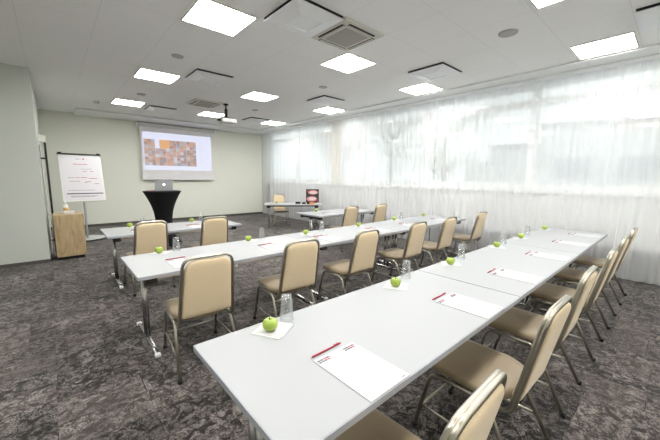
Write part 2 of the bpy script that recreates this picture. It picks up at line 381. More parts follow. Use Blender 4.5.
# ------------------------------------------------------------------ ceiling fittings
def light_proto():
    t = thing('ceiling_light', '', 'ceiling light', group='square light panels in the ceiling')
    bm = B(); s = .604
    for sx in (-1, 1): bx(bm, (sx * (s / 2 + .008), 0, -.006), (.016, s + .032, .014))
    for sy in (-1, 1): bx(bm, (0, sy * (s / 2 + .008), -.006), (s, .016, .014))
    obj('frame', bm, m_lframe, t)
    bm = B(); bx(bm, (0, 0, -.004), (s, s, .006)); obj('diffuser', bm, m_lamp, t)
    return t
LP = light_proto(); first = True
lx = [1.266 + 2.07 * i + .312 for i in range(3)]; ly = [.581 + 2.81 * j + .312 for j in range(4)]
ll = {(0, 1): 'large light panel at the upper left, above the left end of the front tables', (1, 1): 'light panel touching the square air conditioner near the top centre',
 (2, 1): 'light panel beside the window strip, left of the big right-hand one', (2, 0): 'wide bright light panel at the top right beside the curtains',
 (1, 0): 'light panel cut by the top edge of the photo', (0, 2): 'second light panel from the left, between the round speakers', (0, 3): 'leftmost light panel in the photo, left of a flat vent',
 (1, 2): 'light panel at mid ceiling, above and right of the projector', (1, 3): 'light panel just left of the projector pole', (2, 2): 'light panel near the windows, third in the window row from the right',
 (2, 3): 'farthest light panel, nearest the corner where windows meet the back wall', (0, 0): 'light panel overhead behind the top edge of the photo', (-1, 0): 'unseen light panel added behind the camera on the left, near row',
 (-1, 1): 'unseen light panel added left of the photo frame, level with the air conditioner', (-1, -1): 'unseen light panel added in the rear left corner behind the camera',
 (0, -1): 'unseen light panel added straight behind the camera', (1, -1): 'unseen light panel added behind the camera, right of centre', (2, -1): 'unseen light panel added behind the camera beside the windows'}  # panels with a negative index are unseen, added to brighten the chair backs
for (i, j), lab in ll.items():
    place(LP, first, (1.578 + 2.07 * i, .893 + 2.81 * j, H), 0, lab); first = False

def vent_proto():
    t = thing('ceiling_vent', '', 'ceiling vent', group='square drop plate diffusers')
    bm = B(); bx(bm, (0, 0, -.006), (.635, .635, .012)); obj('backing', bm, m_black, t)
    bm = B(); s = .322
    zl = [(s, -.030), (s, -.038), (s * .92, -.040), (s * .47, -.070), (s * .45, -.064), (0, -.064)]
    rings = []
    for q, z in zl[:-1]: rings.append([bm.verts.new((x * q, y * q, z)) for x, y in ((-1, -1), (1, -1), (1, 1), (-1, 1))])
    for a, b in zip(rings, rings[1:]):
        for k in range(4): bm.faces.new((a[k], a[(k + 1) % 4], b[(k + 1) % 4], b[k]))
    bm.faces.new(rings[-1]); bm.faces.new(rings[0][::-1])
    obj('face_plate', bm, m_vent, t)
    bm = B(); bx(bm, (0, 0, -.021), (.42, .42, .02)); obj('neck', bm, m_black, t)
    return t
VP = vent_proto(); first = True
for (x, y, lab) in ((2.27, 3.03, 'large square vent at the top, left of the air conditioner'), (2.29, 5.9, 'square vent right of the second left light panel'),
    (2.36, 9.55, 'flat vent just right of the leftmost light panel'), (4.98, 2.97, 'vent above the light panel by the windows, right of centre'),
    (4.93, 5.72, 'vent right above the third light panel of the window row'), (4.98, 9.15, 'farthest small vent right of the projector'), (5.06, .2, 'vent in the upper right corner of the photo')):
    place(VP, first, (x, y, H), 0, lab); first = False

def ac_proto():
    t = thing('air_conditioner', '', 'air conditioner', group='square ceiling air conditioner cassettes')
    bm = B(); s = .335
    rings = []
    for q, z in ((s, 0), (s, -.018), (s * .93, -.030), (s * .66, -.034)): rings.append([bm.verts.new((x * q, y * q, z)) for x, y in ((-1, -1), (1, -1), (1, 1), (-1, 1))])
    for a, b in zip(rings, rings[1:]):
        for k in range(4): bm.faces.new((a[k], a[(k + 1) % 4], b[(k + 1) % 4], b[k]))
    bm.faces.new(rings[-1]); obj('housing', bm, m_acw, t)
    bm = B()
    for i in range(17): bx(bm, (0, -.19 + .38 * i / 16, -.037), (.38, .013, .006))
    bx(bm, (0, 0, -.0345), (.38, .38, .002)); obj('intake_grille', bm, m_acg, t)
    for k in range(4):
        R = Matrix.Rotation(k * PI / 2, 3, 'Z'); bm = B(); c = R @ Vector((0, -.262, -.033)); bx(bm, c, (.44, .045, .010), 0, R); obj('louvre_slot', bm, m_black, t)
        fl = R @ Vector((0, -.255, -.04)); bm = B(); bx(bm, fl, (.43, .022, .006), 0, R @ Matrix.Rotation(.4, 3, 'X')); obj('louvre_flap', bm, m_acw, t)
    return t
AP = ac_proto()
place(AP, True, (2.94, 3.02, H), 0, 'square air conditioner cassette at the top centre next to the big vent')
place(AP, False, (2.98, 8.02, H), 0, 'distant air conditioner cassette left of the projector pole')

spk = None
for (x, y, r, lab) in ((1.57, 5.24, .085, 'round grey ceiling speaker below the large upper left light panel'), (1.64, 8.16, .085, 'round grey ceiling speaker between the two left light panels'),
    (4.35, 1.62, .11, 'largest round grey ceiling speaker, on the right half of the ceiling'), (4.2, 4.96, .085, 'round grey ceiling speaker near the centre, above the vent by the third window light'),
    (4.27, 7.88, .08, 'small round ceiling speaker right of the projector')):
    bm = B(); lathe(bm, [(0, -.016), (r * .8, -.016), (r * .96, -.012), (r, -.002), (r, .0)], 28)
    tag(obj('ceiling_speaker', bm, m_grey, loc=(x, y, H)), lab, 'speaker', 'round ceiling speakers')
bm = B(); lathe(bm, [(0, -.05), (.035, -.048), (.055, -.03), (.06, -.005), (.06, 0)], 20)
tag(obj('smoke_detector', bm, m_grey, loc=(.98, 9.75, H)), 'small smoke detector on the ceiling near the flipchart corner', 'smoke detector')

# projector
PX, PY = 3.40, 7.76; PZ = 2.965
t = thing('projector', 'white projector hanging from a black pole under the ceiling', 'projector', (PX, PY, PZ))
bm = B(); bx(bm, (.03, 0, 0), (.38, .30, .10)); obj('body', bm, m_house, t, bevel=.02)
bm = B(); tube(bm, [(-.06, .14, 0), (-.06, .19, 0)], .05, n=20); obj('lens', bm, m_black, t)
bm = B(); lathe(bm, [(0, 0), (.035, 0), (.035, .2), (0, .2)], 16, (0, 0, .085)); 
for a in range(4):
    an = PI / 4 + a * PI / 2; tube(bm, [(0, 0, .10), (.12 * math.cos(an), .1 * math.sin(an), .06)], .01)
obj('mount', bm, m_black, t)
bm = B(); tube(bm, [(0, 0, .1), (0, 0, H - PZ - .02)], .017); lathe(bm, [(0, H - PZ - .03), (.06, H - PZ - .03), (.06, H - PZ)], 16); obj('pole', bm, m_black, t)
bm = B(); lathe(bm, [(0, 0), (.05, 0), (.05, .04), (0, .04)], 16, (-.19, -.02, -.02)); obj('sensor_knob', bm, m_black, t)

# projection screen
t = thing('projection_screen', 'white roll-down screen with a projected photo page on the back wall', 'projector screen', (0, 11.88, 0))
bm = B(); bx(bm, (3.46, 0, 3.245), (2.56, .11, .11)); obj('housing', bm, m_house, t, bevel=.02)
bm = B(); bx(bm, (2.19, 0, 3.245), (.03, .13, .13)); bx(bm, (4.73, 0, 3.245), (.03, .13, .13)); obj('end_cap', bm, m_white, t)
for xx in (2.5, 4.4): bm = B(); bx(bm, (xx, .074, 3.26), (.04, .068, .06)); obj('wall_bracket', bm, m_house, t)
bm = B(); bx(bm, (3.45, .0, 2.33), (2.36, .004, 1.76)); obj('screen_fabric', bm, m_screen, t)
bm = B(); tube(bm, [(2.26, 0, 1.45), (4.64, 0, 1.45)], .014); obj('bottom_bar', bm, m_house, t)
ecol = {}
def em(c, s=1.0):
    k = (c, s)
    if k not in ecol: ecol[k] = mat('projected_tone_%d' % len(ecol), (.12, .12, .12), .8, emit=tuple(q ** 1.6 for q in c), estr=s * .42)
    return ecol[k]
pal = [em((.86, .88, 1.0), 1.02), em((.76, .55, .42), .8), em((.62, .46, .42), .8), em((.76, .70, .70), .8), em((.66, .66, .72), .8), em((.82, .60, .50), .8),
       em((.94, .62, .34), .85), em((.56, .50, .52), .8), em((.80, .78, .82), .85), em((.72, .54, .50), .8)]
bm = B()
x0, x1, z0, z1 = 2.33, 4.56, 1.79, 3.02
def q(a, b, c, d, mi, y=-.006):
    f = bm.faces.new([bm.verts.new((a, y, c)), bm.verts.new((b, y, c)), bm.verts.new((b, y, d)), bm.verts.new((a, y, d))]); f.material_index = mi
q(x0, x1, z0, z1, 0)
cw, ch = (4.02 - 2.36) / 5, (2.80 - 1.93) / 3
rnd = random.Random(4)
for i in range(5):
    for j in range(3):
        a, c = 2.36 + i * cw, 1.93 + j * ch
        if (i, j) == (2, 2) or (i == 2 and j == 2): pass
        if i == 1 and j == 2: q(a + cw * .4, a + cw * 1.35, c, c + ch - .01, 6, -.008); continue
        for u in range(3):
            for v in range(3):
                q(a + u * cw / 3, a + (u + 1) * cw / 3 - (.006 if u == 2 else 0), c + v * ch / 3, c + (v + 1) * ch / 3 - (.006 if v == 2 else 0), rnd.choice([1, 2, 3, 4, 5, 7, 8, 9, 9, 5, 2]), -.0075)
for k in range(9): q(4.12, 4.12 + .25 * rnd.uniform(.4, 1), 2.76 - k * .09, 2.77 - k * .09, 8, -.0075)
obj('projected_image', bm, pal, t, fix=False)

# power socket
bm = B(); bx(bm, (0, 0, 0), (.09, .012, .09)); tube(bm, [(0, -.012, 0), (0, -.004, 0)], .025, n=16)
tag(obj('wall_socket', bm, mat('socket_white', (.8, .8, .76), .4), loc=(3.56, YB - .008, .32)), 'white power socket low on the back wall right of the black cocktail table', 'power socket')

# ------------------------------------------------------------------ tables
TH = .76
def table_proto(L, D):
    t = thing('folding_table', '', 'table', group='white topped folding tables in rows')
    bm = B(); bx(bm, (L / 2, D / 2, TH - .0145), (L - .008, D - .006, .029)); top = obj('tabletop', bm, m_table, t)
    bm = B(); w = .004
    for y in (w / 2 - .001, D - w / 2 + .001): bx(bm, (L / 2, y, TH - .0155), (L - .002, w, .028))
    for x in (w / 2, L - w / 2): bx(bm, (x, D / 2, TH - .0155), (w, D - .002, .028))
    obj('edge_band', bm, m_edge, top)
    bm = B()
    for y in (.10, D - .10): bx(bm, (L / 2, y, TH - .05), (L - .26, .025, .04))
    obj('frame_rail', bm, m_steel, t)
    for x in (.115, L - .115):
        bm = B()
        for dy in (-.032, .032): tube(bm, [(x, D / 2 + dy, .05), (x, D / 2 + dy, TH - .05)], .021, n=14)
        leg = obj('leg', bm, m_chrome, t)
        bm = B(); R = [(x - .025, .05), (x + .025, .05)]
        tube(bm, [(x, .05, .016), (x, .2, .034), (x, D / 2, .045), (x, D - .2, .034), (x, D - .05, .016)], .022, .014, n=12, up=(0, 0, 1)); obj('foot', bm, m_chrome, leg)
        for y in (.045, D - .045): bm = B(); bx(bm, (x, y, .017), (.045, .045, .03)); obj('foot_cap', bm, m_white, leg, bevel=.006)
        bm = B(); bx(bm, (x, D / 2, TH - .06), (.07, D * .62, .05)); bx(bm, (x, .12, TH - .065), (.09, .075, .065)); bx(bm, (x, D - .12, TH - .065), (.09, .075, .065)); obj('bracket', bm, m_black, t)
    return t
L1 = 1.975
TP = table_proto(L1, .845)
place(TP, True, (.455, .675, 0), 0, 'nearest table of the front row, its free left corner toward the camera')
place(TP, False, (.455 + L1 + .004, .677, 0), 0, 'middle table of the front row beyond the first seam')
place(TP, False, (.455 + 2 * L1 + .008, .68, 0), 0, 'far table of the front row ending at the curtain')
TP2 = table_proto(L1, .875)
place(TP2, True, (.46, 2.87, 0), 0, 'left table of the middle row with its chrome T leg in full view')
place(TP2, False, (.46 + L1 + .004, 2.885, 0), 0, 'central table of the middle row behind the second and third chairs')
place(TP2, False, (.46 + 2 * L1 + .008, 2.90, 0), 0, 'right table of the middle row ending by the curtain')
TP3 = table_proto(1.95, .86)
place(TP3, True, (.50, 5.08, 0), 0, 'rear left table in front of the black cocktail table')
place(TP3, False, (4.22, 5.08, 0), 0, 'rear right table between the presenter desk and the middle row')
# presenter desk
PD = thing('presenter_desk', 'angled desk at the far corner with a tan chair behind it', 'table', (4.68, 8.22, 0), math.radians(-34))
DL, DD = 1.68, .82
bm = B(); bx(bm, (DL / 2, DD / 2, TH - .014), (DL, DD, .026)); obj('tabletop', bm, m_table, PD)
bm = B(); bx(bm, (DL / 2, .05, TH - .045), (DL - .14, .03, .035)); bx(bm, (DL / 2, DD - .05, TH - .045), (DL - .14, .03, .035)); obj('frame_rail', bm, m_black, PD)
for x in (.13, DL - .10):
    bm = B()
    for dy in (-.03, .03): tube(bm, [(x, DD / 2 + dy - .15, .05), (x, DD / 2 + dy - .15, TH - .05)], .021, n=12)
    leg = obj('leg', bm, m_steel, PD)
    bm = B(); tube(bm, [(x, .0, .016), (x, .2, .035), (x, DD / 2, .045), (x, DD - .2, .035), (x, DD - .03, .016)], .022, .014, n=10, up=(0, 0, 1)); obj('foot', bm, m_chrome, leg)
    bm = B(); bx(bm, (x, .075, TH - .065), (.11, .08, .075)); bx(bm, (x, DD * .55, TH - .055), (.06, DD * .6, .04)); obj('bracket', bm, m_black, PD)

# ------------------------------------------------------------------ chairs
def chair_proto():
    t = thing('banquet_chair', '', 'chair', group='tan banquet chairs with metal frames')
    # seat: flat front with rounded corners, bulging rear
    raw = [(-.225, .235), (-.235, -.12), (-.15, -.235), (.15, -.235), (.235, -.12), (.225, .235)]
    ol = rounded(raw, [.055, .06, .075, .075, .06, .055], 5)
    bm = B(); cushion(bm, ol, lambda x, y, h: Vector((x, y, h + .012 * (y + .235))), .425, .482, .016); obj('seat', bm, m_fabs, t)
    # backrest
    tilt = math.radians(12.5); org = Vector((0, -.268, .46)); upv = Vector((0, -math.sin(tilt), math.cos(tilt))); nv = Vector((0, math.cos(tilt), math.sin(tilt)))
    Hb = .52
    fr = lambda x, y, h: org + Vector((x, 0, 0)) + upv * y + nv * (h + .025 * (x / .2) ** 2 * 0)
    ol = rounded([(-.198, .015), (.198, .015), (.172, Hb - .012), (-.172, Hb - .012)], [.02, .02, .085, .085], 7)
    bm = B(); cushion(bm, ol, fr, -.012, .036, .013); obj('backrest', bm, m_fab, t)
    # back tube (flat oval, ribbed)
    w0, w1 = .213, .188
    path = [(-w0, -.10), (-w0, Hb * .4)]
    P2 = [(-w0 - .002, -.06), (-w1, Hb + .008), (w1, Hb + .008), (w0 + .002, -.06)]
    p3 = [fr(x, y, .012) for x, y in P2]
    pts = [Vector((-.205, -.02, .400)), Vector((-.215, -.235, .400))] + p3 + [Vector((.215, -.235, .400)), Vector((.205, -.02, .400))]
    pts2 = [pts[0]] + fillet3([pts[0], pts[1], p3[0]], .05)[1:-1]
    full = fillet3([pts[0], (pts[1] + Vector((0, -.02, 0))), p3[1]], .07, 6)[:-1] + fillet3([p3[0], p3[1], p3[2], p3[3]], .085, 8)[1:-1] + fillet3([p3[2], (pts[-2] + Vector((0, -.02, 0))), pts[-1]], .07, 6)[1:]
    bm = B(); tube(bm, full, .0115, n=8); 
    sh = [p + Vector((0, .013, .003)) for p in full]
    tube(bm, sh, .0105, n=8)
    bf = obj('back_frame', bm, m_bronze, t)
    # leg frames: front leg, side rail and rear leg of each side
    for s in (-1, 1):
        bm = B(); x = .222
        pt = fillet3([(s * (x + .012), .285, .0), (s * x, .19, .412), (s * x, -.10, .412)], .06, 6)
        tube(bm, pt, .0125, n=10); obj('leg', bm, m_bronze, t)
        bm = B(); pt = fillet3([(s * x, .02, .412), (s * x, -.14, .412), (s * (x + .028), -.345, .0)], .06, 6)
        tube(bm, pt, .0125, n=10); obj('leg', bm, m_bronze, t)
        bm = B(); tube(bm, [(s * (x + .008), .245, .17), (s * (x + .02), -.26, .17)], .008, n=8); obj('stretcher', bm, m_bronze, t)
        for y, xx in ((.285, x + .012), (-.345, x + .028)):
            bm = B(); lathe(bm, [(0, 0), (.017, 0), (.017, .03), (0, .03)], 12, (s * xx, y, 0)); obj('foot_glide', bm, m_black, t)
    bm = B()
    bx(bm, (0, .12, .408), (.47, .022, .02)); obj('cross_bar', bm, m_bronze, t)
    bm = B(); bx(bm, (0, -.09, .408), (.47, .022, .02)); obj('cross_bar', bm, m_bronze, t)
    bm = B(); tube(bm, [(-.24, .25, .16), (.24, .25, .16)], .008, n=8); obj('cross_bar', bm, m_bronze, t)
    return t
CP = chair_proto(); first = True
chairs = [
 # front row
 (.87, .68, 1, 'nearest tan chair, cut off by the bottom edge of the photo'),
 (1.86, .70, -1, 'second chair of the front row from the bottom edge, seat fully seen'),
 (2.71, .71, 0, 'third chair of the front row counted from the camera'),
 (3.70, .70, 1, 'fourth chair of the front row counted from the camera'),
 (4.60, .70, 0, 'fifth chair of the front row, second from the curtain'),
 (5.58, .70, 0, 'chair at the curtain end of the front row'),
 # middle row
 (.88, 2.74, -3, 'leftmost chair of the middle row, alone left of the front table corner'),
 (1.80, 2.74, -4, 'second chair of the middle row from the left, behind the nearest glass'),
 (2.72, 2.73, -1, 'third chair of the middle row from the left'),
 (3.80, 2.74, 0, 'fourth chair of the middle row from the left'),
 (4.70, 2.74, 0, 'fifth chair of the middle row from the left'),
 (5.92, 2.75, 0, 'rightmost chair of the middle row, against the curtain'),
 # rear row
 (.93, 5.02, 3, 'left chair at the rear left table, behind the middle row end'),
 (1.80, 4.98, 0, 'right chair at the rear left table, facing the screen'),
 (4.80, 5.02, -2, 'left chair at the rear right table'),
 (5.74, 4.98, 0, 'right chair at the rear right table near the curtain'),
]
for x, y, a, lab in chairs:
    place(CP, first, (x, y, 0), math.radians(a), lab); first = False
place(CP, False, (5.68, 8.86, 0), math.radians(180 - 22), 'tan chair behind the presenter desk, facing the room')

# ------------------------------------------------------------------ things on tables
AR = .041
def apple_mesh():
    bm = B(); pr = []
    for k in range(15):
        th = -PI / 2 + PI * k / 14
        r = AR * math.cos(th) * (1 + .06 * math.sin(th)); z = AR * .93 * math.sin(th)
        if k > 10: z -= (k - 10) ** 2 * .0011
        if k < 2: z += (2 - k) * .003
        pr.append((max(r, 0), z))
    lathe(bm, pr, 22); return bm
def apple_proto():
    t = thing('apple', '', 'apple', group='green apples set out on napkins')
    lo = -AR * .93 + .003
    bm = apple_mesh(); bmesh.ops.translate(bm, verts=bm.verts[:], vec=(0, 0, -lo)); obj('flesh', bm, m_apple, t)
    bm = B(); tube(bm, [(0, 0, AR * 1.5), (.002, 0, AR * 1.75), (.006, .001, AR * 2.05)], .0016, n=6); obj('stem', bm, m_stem, t)
    return t
def napkin_proto():
    bm = B(); s = .085
    bx(bm, (0, 0, .0015), (2 * s, 2 * s, .002)); bx(bm, (.01, -.008, .0032), (1.85 * s, 1.85 * s, .0012), 0, Matrix.Rotation(.06, 3, 'Z'))
    return tag(obj('napkin', bm, m_napkin), '', 'napkin', 'white paper napkins under the apples')
def glass_proto():
    bm = B()
    # tumbler standing upside down: rim below, thick base on top
    lathe(bm, [(.0385, 0), (.0395, .002), (.030, .146), (.028, .15), (0, .15), (0, .138), (.0265, .134), (.0365, .002), (.0375, 0), (.0385, 0)], 28)
    return tag(obj('drinking_glass', bm, m_glass, fix=True), '', 'glass', 'upturned drinking glasses beside the apples')
AP_, NP_, GP_ = apple_proto(), napkin_proto(), glass_proto(); fa = fg = fn = True
rowname = {1: 'front row', 2: 'middle row', 3: 'rear left table', 4: 'rear right table', 5: 'presenter desk'}
ordn = ['first', 'second', 'third', 'fourth', 'fifth', 'sixth']
items = [  # row, index, apple x, y, glass x, y or None
 (1, 0, .82, 1.40, .965, 1.455), (1, 1, 1.91, 1.38, 2.15, 1.45), (1, 2, 2.83, 1.41, 3.13, 1.45), (1, 3, 4.0, 1.42, 4.28, 1.45), (1, 4, 4.90, 1.43, 5.27, 1.46), (1, 5, 6.08, 1.44, None, None),
 (2, 0, .80, 3.66, .98, 3.68), (2, 1, 1.84, 3.65, 2.06, 3.69), (2, 2, 2.70, 3.56, None, None), (2, 3, 3.86, 3.60, 3.09, 3.66), (2, 4, 5.0, 3.70, 5.25, 3.72), (2, 5, 6.05, 3.70, None, None),
 (3, 0, .88, 5.84, 1.06, 5.86), (3, 1, 1.84, 5.84, 2.02, 5.87), (4, 0, 4.72, 5.80, None, None), (5, 0, 5.24, 8.42, None, None)]
for row, i, ax, ay, gx, gy in items:
    w = rowname[row]
    o_n = ordn[i] + (' from the left' if row > 1 else ' from the camera')
    if row == 4: d = 'green apple on the near left corner of the rear right table'
    elif row == 5: d = 'green apple on the presenter desk'
    else: d = f'green apple on the {w}, {o_n}'
    o = place(AP_, fa, (ax, ay, TH + (.004 if row < 5 else 0)), random.uniform(0, 6), d); fa = False
    if row < 5:
        n = NP_ if fn else NP_.copy()
        if not fn: COL.objects.link(n)
        fn = False
        n.location = (ax + .02, ay + .005, TH); n.rotation_euler = (0, 0, math.radians(random.uniform(25, 50)))
        n['label'] = f'white napkin under the {ordn[i]} apple of the {w}' if row < 4 else 'white napkin under the apple of the rear right table'
    if gx:
        g = GP_ if fg else GP_.copy()
        if not fg: COL.objects.link(g)
        fg = False
        g.location = (gx, gy, TH); g['label'] = f'upturned glass next to the {ordn[i]} apple of the {w}' if (row, i) != (2, 3) else 'upturned glass between the third and fourth apples of the middle row'

def pad_proto():
    t = thing('notepad', '', 'notepad', group='white notepads with a printed header')
    w, h = .25, .345
    bm = B(); bx(bm, (0, h / 2, .002), (w, h, .004)); obj('sheet', bm, m_paper, t)
    def mark(cx, cy):
        bm = B(); k = 0; W = .037
        for r in range(2):
            x = cx - W
            while x < cx + W:
                L = .005 + .005 * ((k * 7) % 3); k += 1
                if x + L > cx + W: break
                red = (r == 0 and abs(x - cx) < .012) or (r == 1 and x > cx)
                bx(bm, (x + L / 2, cy - r * .014, .0043), (L * .85, .0095, .0006), 1 if red else 0); x += L + .0012
        obj('printed_logo', bm, [m_ink, m_redink], t)
    mark(-.082, h - .02); mark(.078, h - .02)
    bm = B(); bx(bm, (.095, .012, .0043), (.025, .003, .0006)); obj('footer_print', bm, m_ink, t)
    return t
def pen_proto():
    t = thing('pen', '', 'pen', group='red pens lying above the notepads')
    bm = B(); tube(bm, [(-.078, 0, .006), (.10, 0, .006)], .0045, n=10); obj('barrel', bm, m_red, t)
    bm = B(); tube(bm, [(-.078, 0, .006), (-.09, 0, .006)], .0042, n=10, taper=[1, .25]); obj('tip', bm, m_chrome, t)
    bm = B(); bx(bm, (.075, 0, .0125), (.034, .003, .002)); tube(bm, [(.09, 0, .006), (.108, 0, .006)], .004, n=8); obj('clip', bm, m_red, t)
    return t
PP, NP2 = pad_proto(), pen_proto(); f = True
pads = [(1, 0, .945, .68), (1, 1, 2.0, .68), (1, 2, 2.94, .69), (1, 3, 3.98, .70), (1, 4, 5.05, .70), (1, 5, 5.95, .70),
        (2, 0, .89, 2.94), (2, 1, 1.92, 2.96), (2, 2, 2.78, 2.97), (2, 3, 3.85, 2.97), (2, 4, 4.75, 2.97), (2, 5, 5.85, 2.97),
        (3, 0, .95, 5.12), (3, 1, 1.75, 5.12), (4, 0, 4.75, 5.12), (4, 1, 5.75, 5.12)]
for row, i, x, y in pads:
    w = rowname[row]; o_n = ordn[i] + (' from the left' if row > 1 else ' from the camera')
    z = TH
    place(PP, f, (x, y, z), math.radians(random.uniform(-1, 1)), f'white notepad on the {w}, {o_n}')
    place(NP2, f, (x - .035, y + .372, z), math.radians(2), f'red pen above the {ordn[i]} notepad of the {w}'); f = False

# ------------------------------------------------------------------ cocktail table with stretch cover, laptop on it
t = thing('cocktail_table', 'tall round cocktail table in a black stretch cover below the screen', 'table', (1.84, 7.75, 0))
ZT = 1.24; n = 48
bm = B(); rings = []
lev = [0, .03, .1, .25, .42, .6, .78, .92, 1.04, 1.13, 1.19, 1.22, 1.24]
for z in lev:
    t_ = z / ZT; core = .17
    if t_ > .45: r = core + (.385 - core) * ((t_ - .45) / .55) ** 1.9
    else: r = core + .02 * (1 - t_ / .45)
    flare = max(0, (.45 - t_) / .45) ** 2.0
    ring = []
    for j in range(n):
        a = 2 * PI * j / n
        lobe = abs(math.cos(2 * (a - .35))) ** 6
        ring.append(bm.verts.new(((r + flare * .24 * lobe) * math.cos(a), (r + flare * .24 * lobe) * math.sin(a), max(.004, z + (.05 * (1 - lobe) if z < .03 else 0)))))
    rings.append(ring)
for a, b in zip(rings, rings[1:]):
    for j in range(n):
        fc = bm.faces.new((a[j], a[(j + 1) % n], b[(j + 1) % n], b[j])); fc.smooth = True
obj('stretch_cover', bm, m_cloth, t)
bm = B(); lathe(bm, [(0, ZT - .012), (.382, ZT - .012), (.388, ZT - .004), (.385, ZT + .006), (.37, ZT + .01), (0, ZT + .01)], 48); obj('round_top', bm, m_cloth, t)
bm = B(); tube(bm, [(0, 0, .05), (0, 0, ZT - .02)], .035)
for k in range(4):
    a = .35 + k * PI / 2; tube(bm, [(0, 0, .09), (.3 * math.cos(a), .3 * math.sin(a), .02)], .02, .014)
obj('pedestal', bm, m_black, t)

m_alu = mat('aluminium', (.42, .43, .45), .45, .6)
t = thing('laptop', 'open grey laptop with a glowing round mark on its lid, on the black cocktail table', 'laptop', (1.88, 7.78, ZT + .01), math.radians(-3))
bm = B(); bx(bm, (0, .10, .009), (.37, .25, .016)); obj('base', bm, m_alu, t, bevel=.004)
bm = B(); R = Matrix.Rotation(math.radians(8), 3, 'X'); c = Vector((0, -.03, .018)); bx(bm, c + R @ Vector((0, 0, .125)), (.37, .008, .25), 0, R); lid = obj('lid', bm, m_alu, t, bevel=.003)
bm = B(); p = c + R @ Vector((0, -.0055, .13)); 
lathe(bm, [(0, 0), (.024, 0)], 20); bmesh.ops.rotate(bm, verts=bm.verts[:], cent=(0, 0, 0), matrix=Matrix.Rotation(PI / 2 + math.radians(8), 3, 'X')); bmesh.ops.translate(bm, verts=bm.verts[:], vec=p)
obj('lit_logo', bm, mat('lit_logo', (1, 1, 1), .5, emit=(1, 1, 1), estr=1.3), lid)
bm = B(); bx(bm, (0, 0, .006), (.06, .03, .012)); tag(obj('remote_control', bm, m_red, loc=(1.60, 7.62, ZT + .01), bevel=.003), 'small red gadget left of the laptop on the black cocktail table', 'remote')

# ------------------------------------------------------------------ flipchart
t = thing('flipchart', 'white flipchart with a printed sheet, black clamp bar and light stand', 'flipchart', (.55, 9.55, 0), math.radians(2))
lean = math.radians(18); R = Matrix.Rotation(-lean, 3, 'X')
def fp(x, z, y=0): return Vector((x, -.06, 1.52)) + R @ Vector((0, y, z)) + Vector((0, 0, 0))
bw, bh = .80, 1.16
bm = B(); bx(bm, fp(0, 0), (bw, .025, bh), 0, R); obj('board', bm, mat('flipchart_edge', (.70, .71, .68), .5), t, bevel=.005)
for s in (-1, 1): pass
bm = B(); c = fp(0, 0, -.016); bx(bm, c, (bw - .06, .006, bh - .08), 0, R); sh = obj('sheet', bm, mat('flipchart_paper', (.68, .66, .70), .6), t)
bm = B(); bx(bm, fp(0, bh / 2 - .005, -.012), (bw + .02, .05, .028), 0, R)
for s in (-1, 1): bx(bm, fp(0, bh / 2 + .01, -.012) + Vector((s * .36, 0, 0)), (.07, .06, .04), 0, R)
obj('clamp_bar', bm, m_black, t)
bm = B(); bx(bm, fp(0, -bh / 2 + .19, -.022) + Vector((.02, 0, 0)), (bw - .12, .006, .022), 0, R)
def wr(x, z, w, h, mi): bx(bm, fp(0, z, -.0205) + Vector((x, 0, 0)), (w, .001, h), mi, R)
rnd = random.Random(2)
def words(x, z, total, h, mi):
    u = x
    while u < x + total:
        w = rnd.uniform(.008, .03)
        if u + w > x + total: break
        wr(u + w / 2, z, w, h, mi); u += w + .007
words(-.09, .46, .12, .012, 0); wr(.06, .462, .03, .028, 1); words(-.14, .33, .28, .016, 1)
for (x, z, w, mi) in ((.02, .15, .10, 1), (.15, .155, .08, 1), (-.26, .0, .12, 0), (-.12, .0, .06, 1), (-.03, 0, .12, 1), (.12, -.02, .16, 1), (-.25, -.09, .2, 0), (.07, -.1, .1, 1), (.03, -.115, .08, 1), (.22, -.15, .1, 1), (.0, .21, .2, 0), (-.25, -.45, .5, 0), (-.25, -.47, .45, 0), (-.28, -.31, .5, 0)):
    words(x, z, w, .014 if mi else .009, mi)
obj('writing', bm, [m_ink, m_redink], sh)
m_stand = mat('stand_grey', (.52, .54, .52), .45, .3)
bm = B(); tube(bm, [(0, .05, .06), (0, .05, 1.5)], .022, n=14); bx(bm, (0, 0, 1.25), (.12, .14, .05)); obj('pole', bm, m_stand, t)
bm = B()
ol = [(.36 * math.cos(2 * PI * j / 40), .30 * math.sin(2 * PI * j / 40)) for j in range(40)]
r0 = [bm.verts.new((x, y + .02, .045)) for x, y in ol]; r1 = [bm.verts.new((x * .97, y * .97 + .02, .07)) for x, y in ol]
for j in range(40): bm.faces.new((r0[j], r0[(j + 1) % 40], r1[(j + 1) % 40], r1[j]))
bm.faces.new(r1); bm.faces.new(r0[::-1]); obj('base', bm, m_stand, t)
for k in range(5):
    a = 2 * PI * k / 5 + .3; bm = B(); tube(bm, [(.28 * math.cos(a) - .012, .22 * math.sin(a) + .02, .024), (.28 * math.cos(a) + .012, .22 * math.sin(a) + .02, .024)], .024, n=14); obj('caster', bm, m_black, t)

